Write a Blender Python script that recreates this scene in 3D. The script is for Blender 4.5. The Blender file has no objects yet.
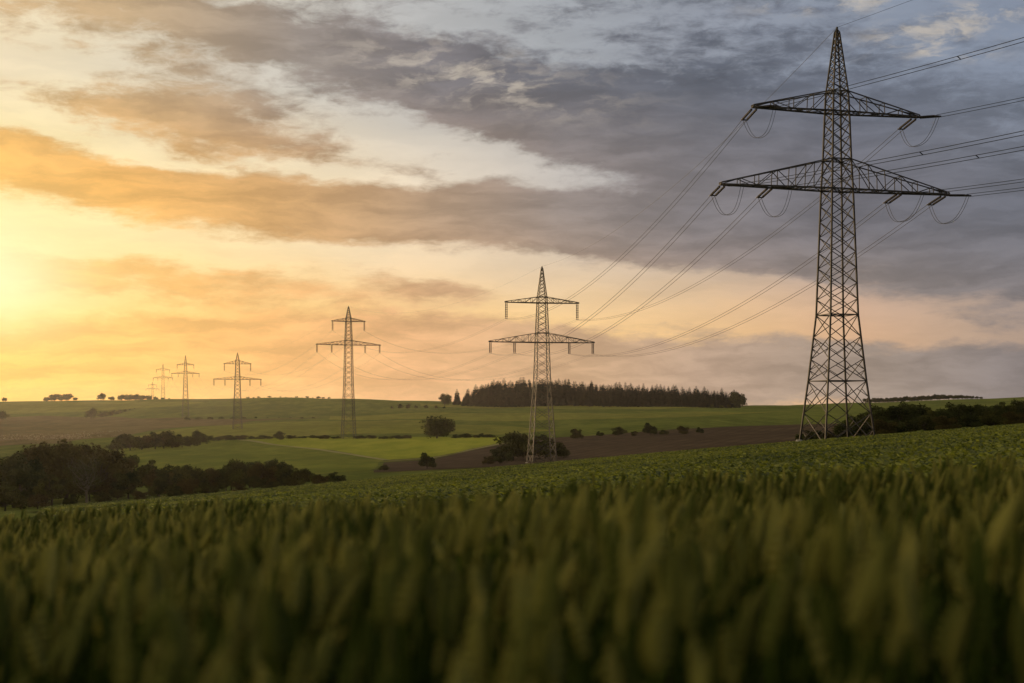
import bpy, math, random
import numpy as np
from mathutils import Vector, Euler, Quaternion

random.seed(7)
rng = np.random.default_rng(11)
S = bpy.context.scene
COL = S.collection
F = 1422.0            # focal length in pixels (50 mm on 36 mm, 1024 px wide)
HX, HY = 512.0, 410.0  # principal column and horizon row of the photograph

# ------------------------------------------------------------------ helpers
def lin(c):
    out = []
    for v in c[:3]:
        v = v / 255.0
        out.append(v / 12.92 if v <= 0.04045 else ((v + 0.055) / 1.055) ** 2.4)
    return (out[0], out[1], out[2], 1.0)

def tag(o, label=None, cat=None, group=None, kind=None):
    if label: o['label'] = label
    if cat: o['category'] = cat
    if group: o['group'] = group
    if kind: o['kind'] = kind
    return o

def link(name, me, mats=(), parent=None):
    o = bpy.data.objects.new(name, me)
    COL.objects.link(o)
    for m in mats:
        if m.name not in [x.name for x in me.materials if x]:
            me.materials.append(m)
    if parent is not None:
        o.parent = parent
    return o

def empty(name, loc, rz=0.0):
    o = bpy.data.objects.new(name, None)
    COL.objects.link(o)
    o.location = loc
    o.rotation_euler = (0, 0, rz)
    o.empty_display_size = 0.5
    return o

def mesh_np(name, V, Q, T=None, mat_index=None, tint=None, smooth=False):
    """V (n,3); Q (m,4) quads; optional T (k,3) triangles."""
    me = bpy.data.meshes.new(name)
    V = np.asarray(V, np.float32)
    Q = np.asarray(Q, np.int32).reshape(-1, 4)
    T = np.zeros((0, 3), np.int32) if T is None else np.asarray(T, np.int32).reshape(-1, 3)
    nl = len(Q) * 4 + len(T) * 3
    npoly = len(Q) + len(T)
    me.vertices.add(len(V)); me.vertices.foreach_set('co', V.ravel())
    me.loops.add(nl); me.loops.foreach_set('vertex_index', np.concatenate([Q.ravel(), T.ravel()]).astype(np.int32))
    starts = np.concatenate([np.arange(len(Q)) * 4, len(Q) * 4 + np.arange(len(T)) * 3]).astype(np.int32)
    me.polygons.add(npoly)
    me.polygons.foreach_set('loop_start', starts)
    if mat_index is not None:
        me.polygons.foreach_set('material_index', np.asarray(mat_index, np.int32))
    me.polygons.foreach_set('use_smooth', np.full(npoly, smooth, bool))
    me.update(calc_edges=True)
    if tint is not None:
        a = me.attributes.new('tint', 'FLOAT', 'POINT')
        a.data.foreach_set('value', np.asarray(tint, np.float32))
    me.validate()
    return me

# ------------------------------------------------------------------ node helper
class N:
    def __init__(self, tree):
        self.t = tree
        self.n = tree.nodes
        self.l = tree.links
    def put(self, sock, v):
        if v is None: return
        if isinstance(v, bpy.types.NodeSocket): self.l.new(v, sock)
        else: sock.default_value = v
    def node(self, typ, **kw):
        n = self.n.new(typ)
        for k, v in kw.items(): setattr(n, k, v)
        return n
    def math(self, op, a, b=None, c=None, clamp=False):
        n = self.node('ShaderNodeMath', operation=op, use_clamp=clamp)
        self.put(n.inputs[0], a); self.put(n.inputs[1], b); self.put(n.inputs[2], c)
        return n.outputs[0]
    def smooth(self, x, lo, hi, a=0.0, b=1.0):
        n = self.node('ShaderNodeMapRange', interpolation_type='SMOOTHSTEP')
        self.put(n.inputs['Value'], x)
        n.inputs['From Min'].default_value = lo; n.inputs['From Max'].default_value = hi
        n.inputs['To Min'].default_value = a; n.inputs['To Max'].default_value = b
        return n.outputs[0]
    def xyz(self, x, y, z):
        n = self.node('ShaderNodeCombineXYZ')
        self.put(n.inputs[0], x); self.put(n.inputs[1], y); self.put(n.inputs[2], z)
        return n.outputs[0]
    def noise(self, vec, scale, detail=5, rough=0.55, dist=0.0, lac=2.0):
        n = self.node('ShaderNodeTexNoise')
        self.put(n.inputs['Vector'], vec)
        n.inputs['Scale'].default_value = scale; n.inputs['Detail'].default_value = detail
        n.inputs['Roughness'].default_value = rough; n.inputs['Distortion'].default_value = dist
        n.inputs['Lacunarity'].default_value = lac
        return n.outputs
    def mapping(self, vec, loc=(0, 0, 0), rot=(0, 0, 0), sc=(1, 1, 1), typ='POINT'):
        n = self.node('ShaderNodeMapping', vector_type=typ)
        self.put(n.inputs['Vector'], vec)
        n.inputs['Location'].default_value = loc; n.inputs['Rotation'].default_value = rot; n.inputs['Scale'].default_value = sc
        return n.outputs[0]
    def mix(self, f, a, b, blend='MIX'):
        n = self.node('ShaderNodeMix', data_type='RGBA', blend_type=blend)
        self.put(n.inputs[0], f); self.put(n.inputs[6], a); self.put(n.inputs[7], b)
        return n.outputs[2]
    def ramp(self, f, stops, interp='LINEAR'):
        n = self.node('ShaderNodeValToRGB')
        cr = n.color_ramp; cr.interpolation = interp
        while len(cr.elements) < len(stops): cr.elements.new(0.5)
        for e, (p, c) in zip(cr.elements, stops):
            e.position = p; e.color = c
        self.put(n.inputs[0], f)
        return n.outputs[0]

def new_mat(name):
    m = bpy.data.materials.new(name)
    m.use_nodes = True
    m.node_tree.nodes.clear()
    k = N(m.node_tree)
    return m, k, k.node('ShaderNodeOutputMaterial')

def simple_mat(name, c0, c1, scale=3.0, rough=0.7, metal=0.0, spec=0.3):
    m, k, out = new_mat(name)
    tc = k.node('ShaderNodeTexCoord')
    nz = k.noise(tc.outputs['Object'], scale, 6, 0.65)[0]
    col = k.mix(k.smooth(nz, 0.35, 0.65), c0 + (1,), c1 + (1,))
    b = k.node('ShaderNodeBsdfPrincipled')
    k.put(b.inputs['Base Color'], col)
    b.inputs['Roughness'].default_value = rough
    b.inputs['Metallic'].default_value = metal
    b.inputs['Specular IOR Level'].default_value = spec
    k.l.new(b.outputs[0], out.inputs[0])
    return m

def leaf_mat(name, dark, light, transl=0.35, gloss=0.0):
    """foliage: per-clump tint, part of the light passes through the blades"""
    m, k, out = new_mat(name)
    at = k.node('ShaderNodeAttribute', attribute_name='tint')
    col = k.mix(at.outputs['Fac'], dark + (1,), light + (1,))
    d = k.node('ShaderNodeBsdfDiffuse'); k.put(d.inputs[0], col)
    t = k.node('ShaderNodeBsdfTranslucent'); k.put(t.inputs[0], col)
    mx = k.node('ShaderNodeMixShader'); mx.inputs[0].default_value = transl
    k.l.new(d.outputs[0], mx.inputs[1]); k.l.new(t.outputs[0], mx.inputs[2])
    res = mx.outputs[0]
    if gloss:
        g = k.node('ShaderNodeBsdfGlossy'); g.inputs['Roughness'].default_value = 0.45
        m2 = k.node('ShaderNodeMixShader'); m2.inputs[0].default_value = gloss
        k.l.new(res, m2.inputs[1]); k.l.new(g.outputs[0], m2.inputs[2]); res = m2.outputs[0]
    k.l.new(res, out.inputs[0])
    return m

def field_mat(name, c0, c1, stripe_dir=None, stripe_col=None, stripe_scale=0.05, stripe_amt=0.35, s_big=0.006, s_small=0.25):
    m, k, out = new_mat(name)
    tc = k.node('ShaderNodeTexCoord')
    P = tc.outputs['Object']
    big = k.noise(k.mapping(P, sc=(1, 0.55, 1)), s_big, 5, 0.6)[0]
    small = k.noise(k.mapping(P, sc=(1, 0.3, 1)) if s_small == 0.25 else P, 0.09 if s_small == 0.25 else s_small, 5, 0.7)[0]
    f = k.math('ADD', k.math('MULTIPLY', big, 0.5), k.math('MULTIPLY', small, 0.5))
    col = k.mix(k.smooth(f, 0.40, 0.60), c0 + (1,), c1 + (1,))
    if stripe_dir is not None:
        w = k.node('ShaderNodeTexWave', wave_type='BANDS', bands_direction='X', wave_profile='SIN')
        k.put(w.inputs['Vector'], k.mapping(P, rot=(0, 0, stripe_dir)))
        w.inputs['Scale'].default_value = stripe_scale; w.inputs['Distortion'].default_value = 1.2
        w.inputs['Detail'].default_value = 3; w.inputs['Detail Scale'].default_value = 0.3
        fac = k.math('MULTIPLY', k.smooth(w.outputs['Fac'], 0.62, 0.98), stripe_amt)
        col = k.mix(fac, col, stripe_col + (1,))
    d = k.node('ShaderNodeBsdfDiffuse'); k.put(d.inputs[0], col)
    d.inputs['Roughness'].default_value = 0.6
    k.l.new(d.outputs[0], out.inputs[0])
    return m

# ------------------------------------------------------------------ terrain
COLS = np.array([-200, 0, 150, 300, 437, 542, 700, 836, 1024, 1200.0])
KN = [  # distance, ground row in the photograph for each column above
    (300, [505, 495, 482, 476, 471, 465.5, 453.5, 442, 428, 412]),
    (420, [488, 478, 466, 462, 464, 460, 448, 438, 427, 412]),
    (520, [470, 462, 453, 452, 452, 450, 440, 434, 423, 411]),
    (660, [455, 450, 443, 440, 438, 438, 430, 427, 417, 410]),
    (920, [445, 440, 432, 428, 425, 425, 420, 417, 410, 407]),
    (1450, [424, 420, 418, 414, 411, 411, 409.5, 408, 404, 403]),
    (2000, [403, 402, 400, 397.5, 402, 403.5, 406.5, 404.5, 397, 398]),
    (2600, [406, 406, 405, 404, 406, 408, 410, 409, 404, 404]),
    (3600, [414, 414, 414, 413, 414, 415, 416, 415, 412, 412]),
]
_pxg = np.arange(-200, 1201, 5.0)
def _smooth(a, w=19):
    p = np.pad(a, w // 2, mode='edge')
    return np.convolve(p, np.ones(w) / w, 'valid')
KZ = np.array([(HY - _smooth(np.interp(_pxg, COLS, r))) / F * d for d, r in KN])
KT = np.log(np.array([200.0] + [d for d, _ in KN]))

def plane(x, y):
    xc = 170 * np.tanh(x / 170.0)
    return -0.8 + 0.089 * xc * (1 + 0.0 * y) - 0.037 * y

def ground(x, y):
    x = np.atleast_1d(np.asarray(x, float)); y = np.atleast_1d(np.asarray(y, float))
    x, y = np.broadcast_arrays(x, y)
    yn = np.minimum(y, 200.0)
    z = plane(x, yn)
    # the cereal strip lies in a slight hollow by the camera
    dip = np.clip(0.25 + 0.006 * (y - 1.8), 0.25, 0.29)
    dip = dip * np.clip((17.0 - y) / 7.5, 0, 1)
    dip = np.where(y < -20, 0, dip)
    lift = -0.13 * np.clip(x / 3.2, 0, 1.2) * np.clip((16 - y) / 6, 0, 1) * np.clip(y / 4, 0, 1)
    z = z - dip + lift
    z = z + 0.12 * np.sin(x * 0.05 + 1.0) * np.sin(y * 0.043) * np.clip((y - 25) / 60, 0, 1)
    far = y > 200
    if far.any():
        xf, yf = x[far], y[far]
        u = xf / yf
        px = np.clip(HX + F * u, -200, 1200)
        t = np.log(np.minimum(yf, 3599.0))
        k = np.clip(np.searchsorted(KT, t, side='right') - 1, 0, len(KT) - 2)
        Z = np.empty((len(KT), len(xf)))
        Z[0] = plane(u * 200, 200.0) + 0.12 * np.sin(u * 200 * 0.05 + 1.0) * math.sin(200 * 0.043)
        for i in range(len(KZ)): Z[i + 1] = np.interp(px, _pxg, KZ[i])
        h = np.diff(KT)[:, None]
        sl = np.diff(Z, axis=0) / h
        M = np.empty_like(Z)
        M[0] = 200 * (0.089 * np.clip(u, -.6, .6) - 0.037)
        M[1:-1] = np.where(sl[1:] * sl[:-1] > 0, 2 * sl[1:] * sl[:-1] / (np.where(np.abs(sl[1:] + sl[:-1]) < 1e-9, 1e-9, sl[1:] + sl[:-1])), 0)
        M[-1] = sl[-1]
        ar = np.arange(len(xf)); hh = h[k, 0]; s = (t - KT[k]) / hh
        z0, z1, m0, m1 = Z[k, ar], Z[k + 1, ar], M[k, ar] * hh, M[k + 1, ar] * hh
        z[far] = (2 * s**3 - 3 * s**2 + 1) * z0 + (s**3 - 2 * s**2 + s) * m0 + (-2 * s**3 + 3 * s**2) * z1 + (s**3 - s**2) * m1
    far2 = np.clip((y - 380) / 250, 0, 1) * np.clip((2300 - y) / 300, 0, 1)
    z = z + far2 * (0.9 * np.sin(x * .021 + y * .009) * np.sin(y * .017 + 1.0) + 0.55 * np.sin(x * .047 - y * .021 + 2.0))
    return z

def gz(x, y): return float(ground(x, y)[0])
def at(px, d, dz=0.0):
    x = (px - HX) / F * d
    return Vector((x, d, gz(x, d) + dz))

_D = np.exp(np.linspace(math.log(230), math.log(2050), 900))
def ray_ground(px, py, dmin=230):
    """first ground point met beyond dmin in the direction of a photograph pixel"""
    u = (px - HX) / F; v = (HY - py) / F
    d = _D[_D >= dmin]
    diff = ground(u * d, d) - v * d
    i = np.argmax(diff >= 0)
    if diff[i] < 0: i = len(d) - 1
    return Vector((u * d[i], d[i], 0))

def build_ground():
    ys = np.concatenate([np.arange(-90, -6, 6), np.arange(-6, 30, 0.75), np.arange(30, 200, 5),
                         np.exp(np.linspace(math.log(200), math.log(3590), 190))])
    us = np.linspace(-1.3, 1.3, 261)
    U, Y = np.meshgrid(us, ys)
    X = U * np.maximum(Y, 60)
    Z = ground(X.ravel(), Y.ravel())
    V = np.stack([X.ravel(), Y.ravel(), Z], 1)
    nr, nc = U.shape
    i = np.arange(nr - 1)[:, None] * nc + np.arange(nc - 1)[None]
    Q = np.stack([i, i + 1, i + nc + 1, i + nc], -1).reshape(-1, 4)
    me = mesh_np('ground', V, Q, smooth=True)
    o = link('ground', me, [M['meadow']])
    tag(o, 'rolling green farmland falling to a valley and rising to a long ridge', 'ground', kind='structure')
    return Z.min()

def patch(name, pts, mat, label, cat, off=0.12, step=14.0, dmin=230, world=False):
    import bmesh
    P = pts if world else [ray_ground(a, b, dmin) for a, b in pts]
    # ragged but smooth outline: resample
    R = []
    for i, p in enumerate(P):
        q = P[(i + 1) % len(P)]
        n = max(1, int((q - p).length / 25))
        for j in range(n):
            t = j / n
            w = 0.0 if j == 0 else 1.2
            R.append(Vector((p.x + (q.x - p.x) * t + random.uniform(-w, w), p.y + (q.y - p.y) * t + random.uniform(-w, w), 0)))
    bm = bmesh.new()
    vs = [bm.verts.new(p) for p in R]
    bm.faces.new(vs)
    bmesh.ops.triangulate(bm, faces=bm.faces[:])
    xs = [v.x for v in R]; yy = [v.y for v in R]
    for ax, lo, hi in ((0, min(xs), max(xs)), (1, min(yy), max(yy))):
        g = lo + step
        while g < hi:
            co = Vector((g, 0, 0)) if ax == 0 else Vector((0, g, 0))
            no = Vector((1, 0, 0)) if ax == 0 else Vector((0, 1, 0))
            bmesh.ops.bisect_plane(bm, geom=bm.verts[:] + bm.edges[:] + bm.faces[:], plane_co=co, plane_no=no, dist=1e-4)
            g += step
    X = np.array([v.co.x for v in bm.verts]); Y = np.array([v.co.y for v in bm.verts])
    Z = ground(X, Y) + off
    for v, z in zip(bm.verts, Z): v.co.z = z
    bmesh.ops.recalc_face_normals(bm, faces=bm.faces[:])
    me = bpy.data.meshes.new(name); bm.to_mesh(me); bm.free()
    for p in me.polygons: p.use_smooth = True
    o = link(name, me, [mat])
    tag(o, label, cat, kind='structure')
    return o

# ------------------------------------------------------------------ materials
M = {}
M['meadow'] = field_mat('meadow_grass', (0.070, 0.088, 0.020), (0.130, 0.148, 0.032), 0.55, (0.05, 0.064, 0.018), 0.030, 0.5)
M['olive_field'] = field_mat('olive_field', (0.125, 0.132, 0.03), (0.195, 0.190, 0.042), 0.9, (0.075, 0.085, 0.02), 0.04, 0.45)
M['bright_field'] = field_mat('bright_young_crop', (0.185, 0.205, 0.026), (0.285, 0.290, 0.040), -0.6, (0.11, 0.135, 0.02), 0.06, 0.5)
M['row_field'] = field_mat('green_crop_rows', (0.105, 0.125, 0.024), (0.185, 0.195, 0.036), 1.0, (0.055, 0.075, 0.018), 0.075, 0.65)
M['ploughed'] = field_mat('ploughed_earth', (0.050, 0.037, 0.026), (0.080, 0.058, 0.040), 0.3, (0.04, 0.03, 0.02), 0.05, 0.4)
M['heath'] = field_mat('brown_stubble', (0.085, 0.070, 0.034), (0.155, 0.120, 0.058), 0.5, (0.06, 0.055, 0.025), 0.04, 0.5)
M['track'] = field_mat('dry_grass_track', (0.20, 0.18, 0.09), (0.27, 0.23, 0.12), s_small=0.5)
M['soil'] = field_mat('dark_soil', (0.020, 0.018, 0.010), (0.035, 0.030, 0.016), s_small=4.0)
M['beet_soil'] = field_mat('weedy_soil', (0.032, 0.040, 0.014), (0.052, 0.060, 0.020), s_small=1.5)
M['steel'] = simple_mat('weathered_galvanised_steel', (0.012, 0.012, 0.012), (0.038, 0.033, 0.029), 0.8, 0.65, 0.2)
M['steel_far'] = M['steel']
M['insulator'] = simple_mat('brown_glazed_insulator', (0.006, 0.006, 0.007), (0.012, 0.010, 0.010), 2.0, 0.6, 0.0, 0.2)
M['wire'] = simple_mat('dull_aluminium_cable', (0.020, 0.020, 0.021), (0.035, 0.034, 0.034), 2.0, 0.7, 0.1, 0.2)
M['concrete'] = simple_mat('grey_concrete', (0.22, 0.21, 0.19), (0.32, 0.31, 0.28), 4.0, 0.9)
M['bark'] = simple_mat('dark_bark', (0.022, 0.017, 0.012), (0.045, 0.036, 0.026), 6.0, 0.95)
M['pale_bark'] = simple_mat('pale_bark', (0.07, 0.06, 0.045), (0.13, 0.11, 0.085), 6.0, 0.95)
M['leaf_a'] = leaf_mat('dark_green_leaves', (0.014, 0.020, 0.008), (0.062, 0.072, 0.020), 0.22)
M['leaf_b'] = leaf_mat('olive_leaves', (0.020, 0.024, 0.008), (0.085, 0.088, 0.022), 0.22)
M['leaf_c'] = leaf_mat('brown_green_leaves', (0.028, 0.025, 0.010), (0.085, 0.072, 0.022), 0.22)
M['needle'] = leaf_mat('spruce_needles', (0.006, 0.011, 0.012), (0.016, 0.024, 0.022), 0.06)
M['wheat_leaf'] = leaf_mat('wheat_leaves', (0.014, 0.027, 0.006), (0.050, 0.074, 0.013), 0.40)
M['wheat_ear'] = leaf_mat('wheat_ears', (0.062, 0.084, 0.019), (0.315, 0.300, 0.088), 0.44)
M['beet_leaf'] = leaf_mat('beet_leaves', (0.030, 0.046, 0.009), (0.200, 0.225, 0.026), 0.48, 0.03)
M['pale_shrub'] = leaf_mat('pale_dry_shrubs', (0.11, 0.09, 0.055), (0.30, 0.25, 0.17), 0.3)

ZMIN = build_ground()

# ------------------------------------------------------------------ fields on the far slopes
patch('stubble_field', [(-150, 424), (-10, 418.5), (45, 416), (110, 417), (185, 418), (255, 419.5), (330, 417.5), (250, 421.5), (205, 426), (150, 431), (118, 437), (60, 444), (0, 446), (-150, 448)], M['heath'], 'brown stubble field on the left slope below the ridge', 'field', dmin=500)
patch('olive_field', [(120, 438), (152, 432.5), (206, 427), (262, 423), (345, 421), (430, 421), (500, 425.5), (560, 430), (505, 434.5), (345, 434.5), (200, 437.5)], M['olive_field'], 'olive strip of grass between brown stubble and the hedge', 'field', dmin=480)
patch('ridge_field', [(-120, 403), (0, 402.5), (60, 402), (150, 402), (205, 402.5), (150, 408), (100, 411.5), (40, 413), (-120, 416)], M['olive_field'], 'golden grass field along the left skyline', 'field', dmin=1200)
patch('crop_field', [(120, 449), (200, 442), (240, 440.5), (310, 449), (384, 460.5), (370, 471), (310, 477), (200, 478), (120, 474)], M['row_field'], 'green field with mown rows behind the valley thicket', 'field', off=0.16, dmin=300)
patch('young_crop_field', [(243, 440), (345, 437.5), (420, 437.2), (501, 437), (503, 443), (470, 449.5), (432, 457.5), (388, 460.5), (314, 449)], M['bright_field'], 'bright yellow green field around the foot of the third pylon', 'field', off=0.20, dmin=300)
patch('ploughed_field', [(384, 463), (434, 459.5), (470, 451.5), (505, 444.5), (560, 437.5), (640, 432), (720, 427.5), (800, 424.5), (850, 424), (845, 437), (760, 446.5), (640, 457.5), (540, 464.5), (440, 470), (374, 473)], M['ploughed'], 'dark ploughed field beyond the green crest', 'field', off=0.14, dmin=300)
patch('mown_strip', [(420, 403.5), (520, 404.3), (640, 406.2), (735, 407.5), (640, 409.5), (520, 408), (420, 406.5)], M['olive_field'], 'pale mown strip under the hilltop wood', 'field', off=0.18, dmin=1200)
patch('hay_meadow', [(330, 416), (470, 413.5), (600, 413.5), (720, 412), (800, 411.5), (700, 416.5), (590, 419.5), (450, 420), (330, 420)], M['olive_field'], 'paler hay meadow band across the middle slope', 'field', off=0.18, dmin=700)
def track(name, a, label, w=2.2, dmin=300):
    P = [ray_ground(x, y, dmin) for x, y in a]
    L, R = [], []
    for i, p in enumerate(P):
        q = P[min(i + 1, len(P) - 1)] - P[max(i - 1, 0)]
        n = Vector((-q.y, q.x, 0)).normalized() * w / 2
        L.append(p + n); R.append(p - n)
    patch(name, L + R[::-1], M['track'], label, 'track', off=0.26, step=9, world=True)
track('farm_track', [(240, 440.4), (312, 449.2), (350, 455), (386, 460.8)], 'pale dry grass track between the two green fields', 3.0)
track('field_margin', [(390, 461.6), (432, 458.6), (470, 450.6), (503, 443.9)], 'thin pale grass margin above the ploughed field', 2.0)
# bare soil under the cereal and under the beet
def near_sheet(name, uv, mat, label, off):
    patch(name, [Vector((x, y, 0)) for x, y in uv], mat, label, 'soil', off=off, step=1.5 if name == 'wheat_soil' else 6, world=True)
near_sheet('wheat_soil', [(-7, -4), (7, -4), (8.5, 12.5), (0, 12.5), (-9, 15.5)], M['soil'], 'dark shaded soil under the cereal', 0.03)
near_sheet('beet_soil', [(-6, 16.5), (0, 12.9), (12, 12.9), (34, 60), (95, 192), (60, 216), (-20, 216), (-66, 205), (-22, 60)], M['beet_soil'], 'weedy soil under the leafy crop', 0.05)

# ------------------------------------------------------------------ crops (stuff)
def wheat():
    # plant prototype geometry built for many plants at once
    pts = []
    dens = 155
    ymax = 13.0
    nc = int(dens / 4 * 20 * 14)
    cy_, cx_ = rng.uniform(1.35, 14.5, nc), rng.uniform(-9, 9, nc)
    # thin places where plants failed
    thin = np.sin(cx_ * 5.1 + 1.7 * np.sin(cy_ * 2.3)) * np.sin(cy_ * 4.3 + 1.2 * np.sin(cx_ * 3.1))
    kc = rng.random(nc) < 0.78 + 0.32 * thin
    cx_, cy_ = cx_[kc], cy_[kc]
    x = np.repeat(cx_, 5) + rng.normal(0, .020, len(cx_) * 5); y = np.repeat(cy_, 5) + rng.normal(0, .020, len(cx_) * 5)
    n = len(x)
    lim = 0.395 * y + 0.75
    # far edge of the strip, a little ragged; it reaches further on the left
    edge = 10.2 + 0.9 * np.clip(-x - 0.5, 0, 3.2) + 0.35 * np.sin(x * 2.1) + 0.25 * np.sin(x * 5.3 + 1)
    edge = edge + 0.9
    fade = np.clip((edge - y) / 2.6, 0, 1)      # the strip thins out at its far edge
    keep = (np.abs(x) < lim) & (y < edge) & (rng.random(n) < .12 + .88 * fade)
    # drill rows about 12.5 cm apart, gently visible
    x, y, fade = x[keep], y[keep], fade[keep]
    n = len(x)
    z = ground(x, y)
    H = (0.90 + 0.10 * fade) * np.clip(rng.normal(0.775, 0.06, n), .5, .87) + 0.035 * np.sin(x * 1.7 + 0.6 * y) + 0.02 * np.sin(y * 2.9)
    az = rng.uniform(0, 2 * np.pi, n)
    lean = np.abs(rng.normal(0.05, 0.05, n)) ; wind = 0.05
    dx = lean * np.cos(az) + wind; dy = lean * np.sin(az)
    tint = np.clip(rng.normal(0.40, 0.30, n) + 0.12 * np.sin(x * 0.9 + y * 0.5), 0, 1)
    Vs, Qs, Ms, Ts = [], [], [], []
    base = 0
    def push(V, Qloc, mi, tn):
        nonlocal base
        # V (n,k,3), Qloc (m,4)
        k = V.shape[1]
        off = base + np.arange(len(V))[:, None, None] * k
        Qs.append((off + Qloc[None]).reshape(-1, 4)); Vs.append(V.reshape(-1, 3))
        Ms.append(np.full(len(V) * len(Qloc), mi)); Ts.append(np.repeat(tn, k))
        base += len(V) * k
    root = np.stack([x, y, z], 1)
    neck = root + np.stack([dx * H, dy * H, H], 1)
    # stem: two crossed strips, from 35 cm up only a hint is seen between the leaves
    w = 0.0022
    for ax in ((1, 0), (0, 1)):
        o = np.array([ax[0], ax[1], 0]) * w
        mid = root * 0.55 + neck * 0.45
        V = np.stack([mid - o, mid + o, neck + o, neck - o], 1)
        push(V, np.array([[0, 1, 2, 3]]), 0, tint)
    # ear: spindle of alternating spikelets
    L = rng.normal(0.086, 0.012, n)
    edir = np.stack([dx * 1.4 + rng.normal(0.04, .20, n), dy * 1.4 + rng.normal(0, .20, n), np.ones(n)], 1)
    edir /= np.linalg.norm(edir, axis=1)[:, None]
    side = np.cross(edir, np.stack([np.cos(az), np.sin(az), 0 * az], 1)); side /= np.linalg.norm(side, axis=1)[:, None]
    s2 = np.cross(edir, side)
    prof = [0.002, 0.0090, 0.0074, 0.0122, 0.0092, 0.0130, 0.0094, 0.0120, 0.0084, 0.0096, 0.0062, 0.0056, 0.0012]
    rings = []
    for i, r in enumerate(prof):
        t = i / (len(prof) - 1)
        c = neck + edir * (L * t)[:, None]
        alt = 0.0016 if i % 2 else -0.0016
        for a in range(4):
            an = a * math.pi / 2
            rr1, rr2 = r * 1.15, r * 0.85
            rings.append(c + side * (math.cos(an) * rr1 + alt) + s2 * (math.sin(an) * rr2))
    V = np.stack(rings, 1)
    Q = []
    for i in range(len(prof) - 1):
        for a in range(4):
            b = (a + 1) % 4
            Q.append([i * 4 + a, i * 4 + b, i * 4 + 4 + b, i * 4 + 4 + a])
    push(V, np.array(Q), 1, np.clip(tint + rng.normal(0, .12, n), 0, 1))
    # short awn tips on top of each ear
    for a in range(3):
        d = edir + 0.25 * np.stack([rng.normal(0, 1, n), rng.normal(0, 1, n), 0 * x], 1)
        tip = neck + edir * L[:, None] * 0.8 + d * rng.uniform(0.02, 0.035, n)[:, None]
        b0 = neck + edir * (L * 0.7)[:, None]
        o = side * 0.0012
        push(np.stack([b0 - o, b0 + o, tip + o * .3, tip - o * .3], 1), np.array([[0, 1, 2, 3]]), 1, tint)
    # leaves: flag leaf near the ear and two below
    for hfrac, ln in ((0.70, 0.15), (0.45, 0.20)):
        la = rng.uniform(0, 2 * np.pi, n)
        out = np.stack([np.cos(la), np.sin(la), 0 * la], 1)
        wd = np.stack([-np.sin(la), np.cos(la), 0 * la], 1) * 0.0065
        ln_ = ln * rng.uniform(0.7, 1.25, n)
        up = rng.uniform(0.35, 1.0, n)
        b = root + (neck - root) * hfrac
        ps, st = [b], b
        for sgm, (o_, u_) in enumerate(((0.25, 0.95), (0.6, 0.55), (0.95, -0.25))):
            st = st + out * (ln_ * o_ / 2.2)[:, None] + np.stack([0 * la, 0 * la, ln_ * u_ * up / 2.2], 1)
            ps.append(st)
        ws = (0.7, 1.0, 0.75, 0.08)
        V = np.stack([q for p_, w_ in zip(ps, ws) for q in (p_ - wd * w_, p_ + wd * w_)], 1)
        Q = np.array([[0, 1, 3, 2], [2, 3, 5, 4], [4, 5, 7, 6]])
        push(V, Q, 0, np.clip(tint + rng.normal(-.05, .2, n), 0, 1))
    me = mesh_np('wheat', np.concatenate(Vs), np.concatenate(Qs), mat_index=np.concatenate(Ms), tint=np.concatenate(Ts))
    o = link('wheat', me, [M['wheat_leaf'], M['wheat_ear']])
    tag(o, 'soft focus green wheat with pale ears filling the whole foreground', 'wheat', kind='stuff')
wheat()

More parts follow.
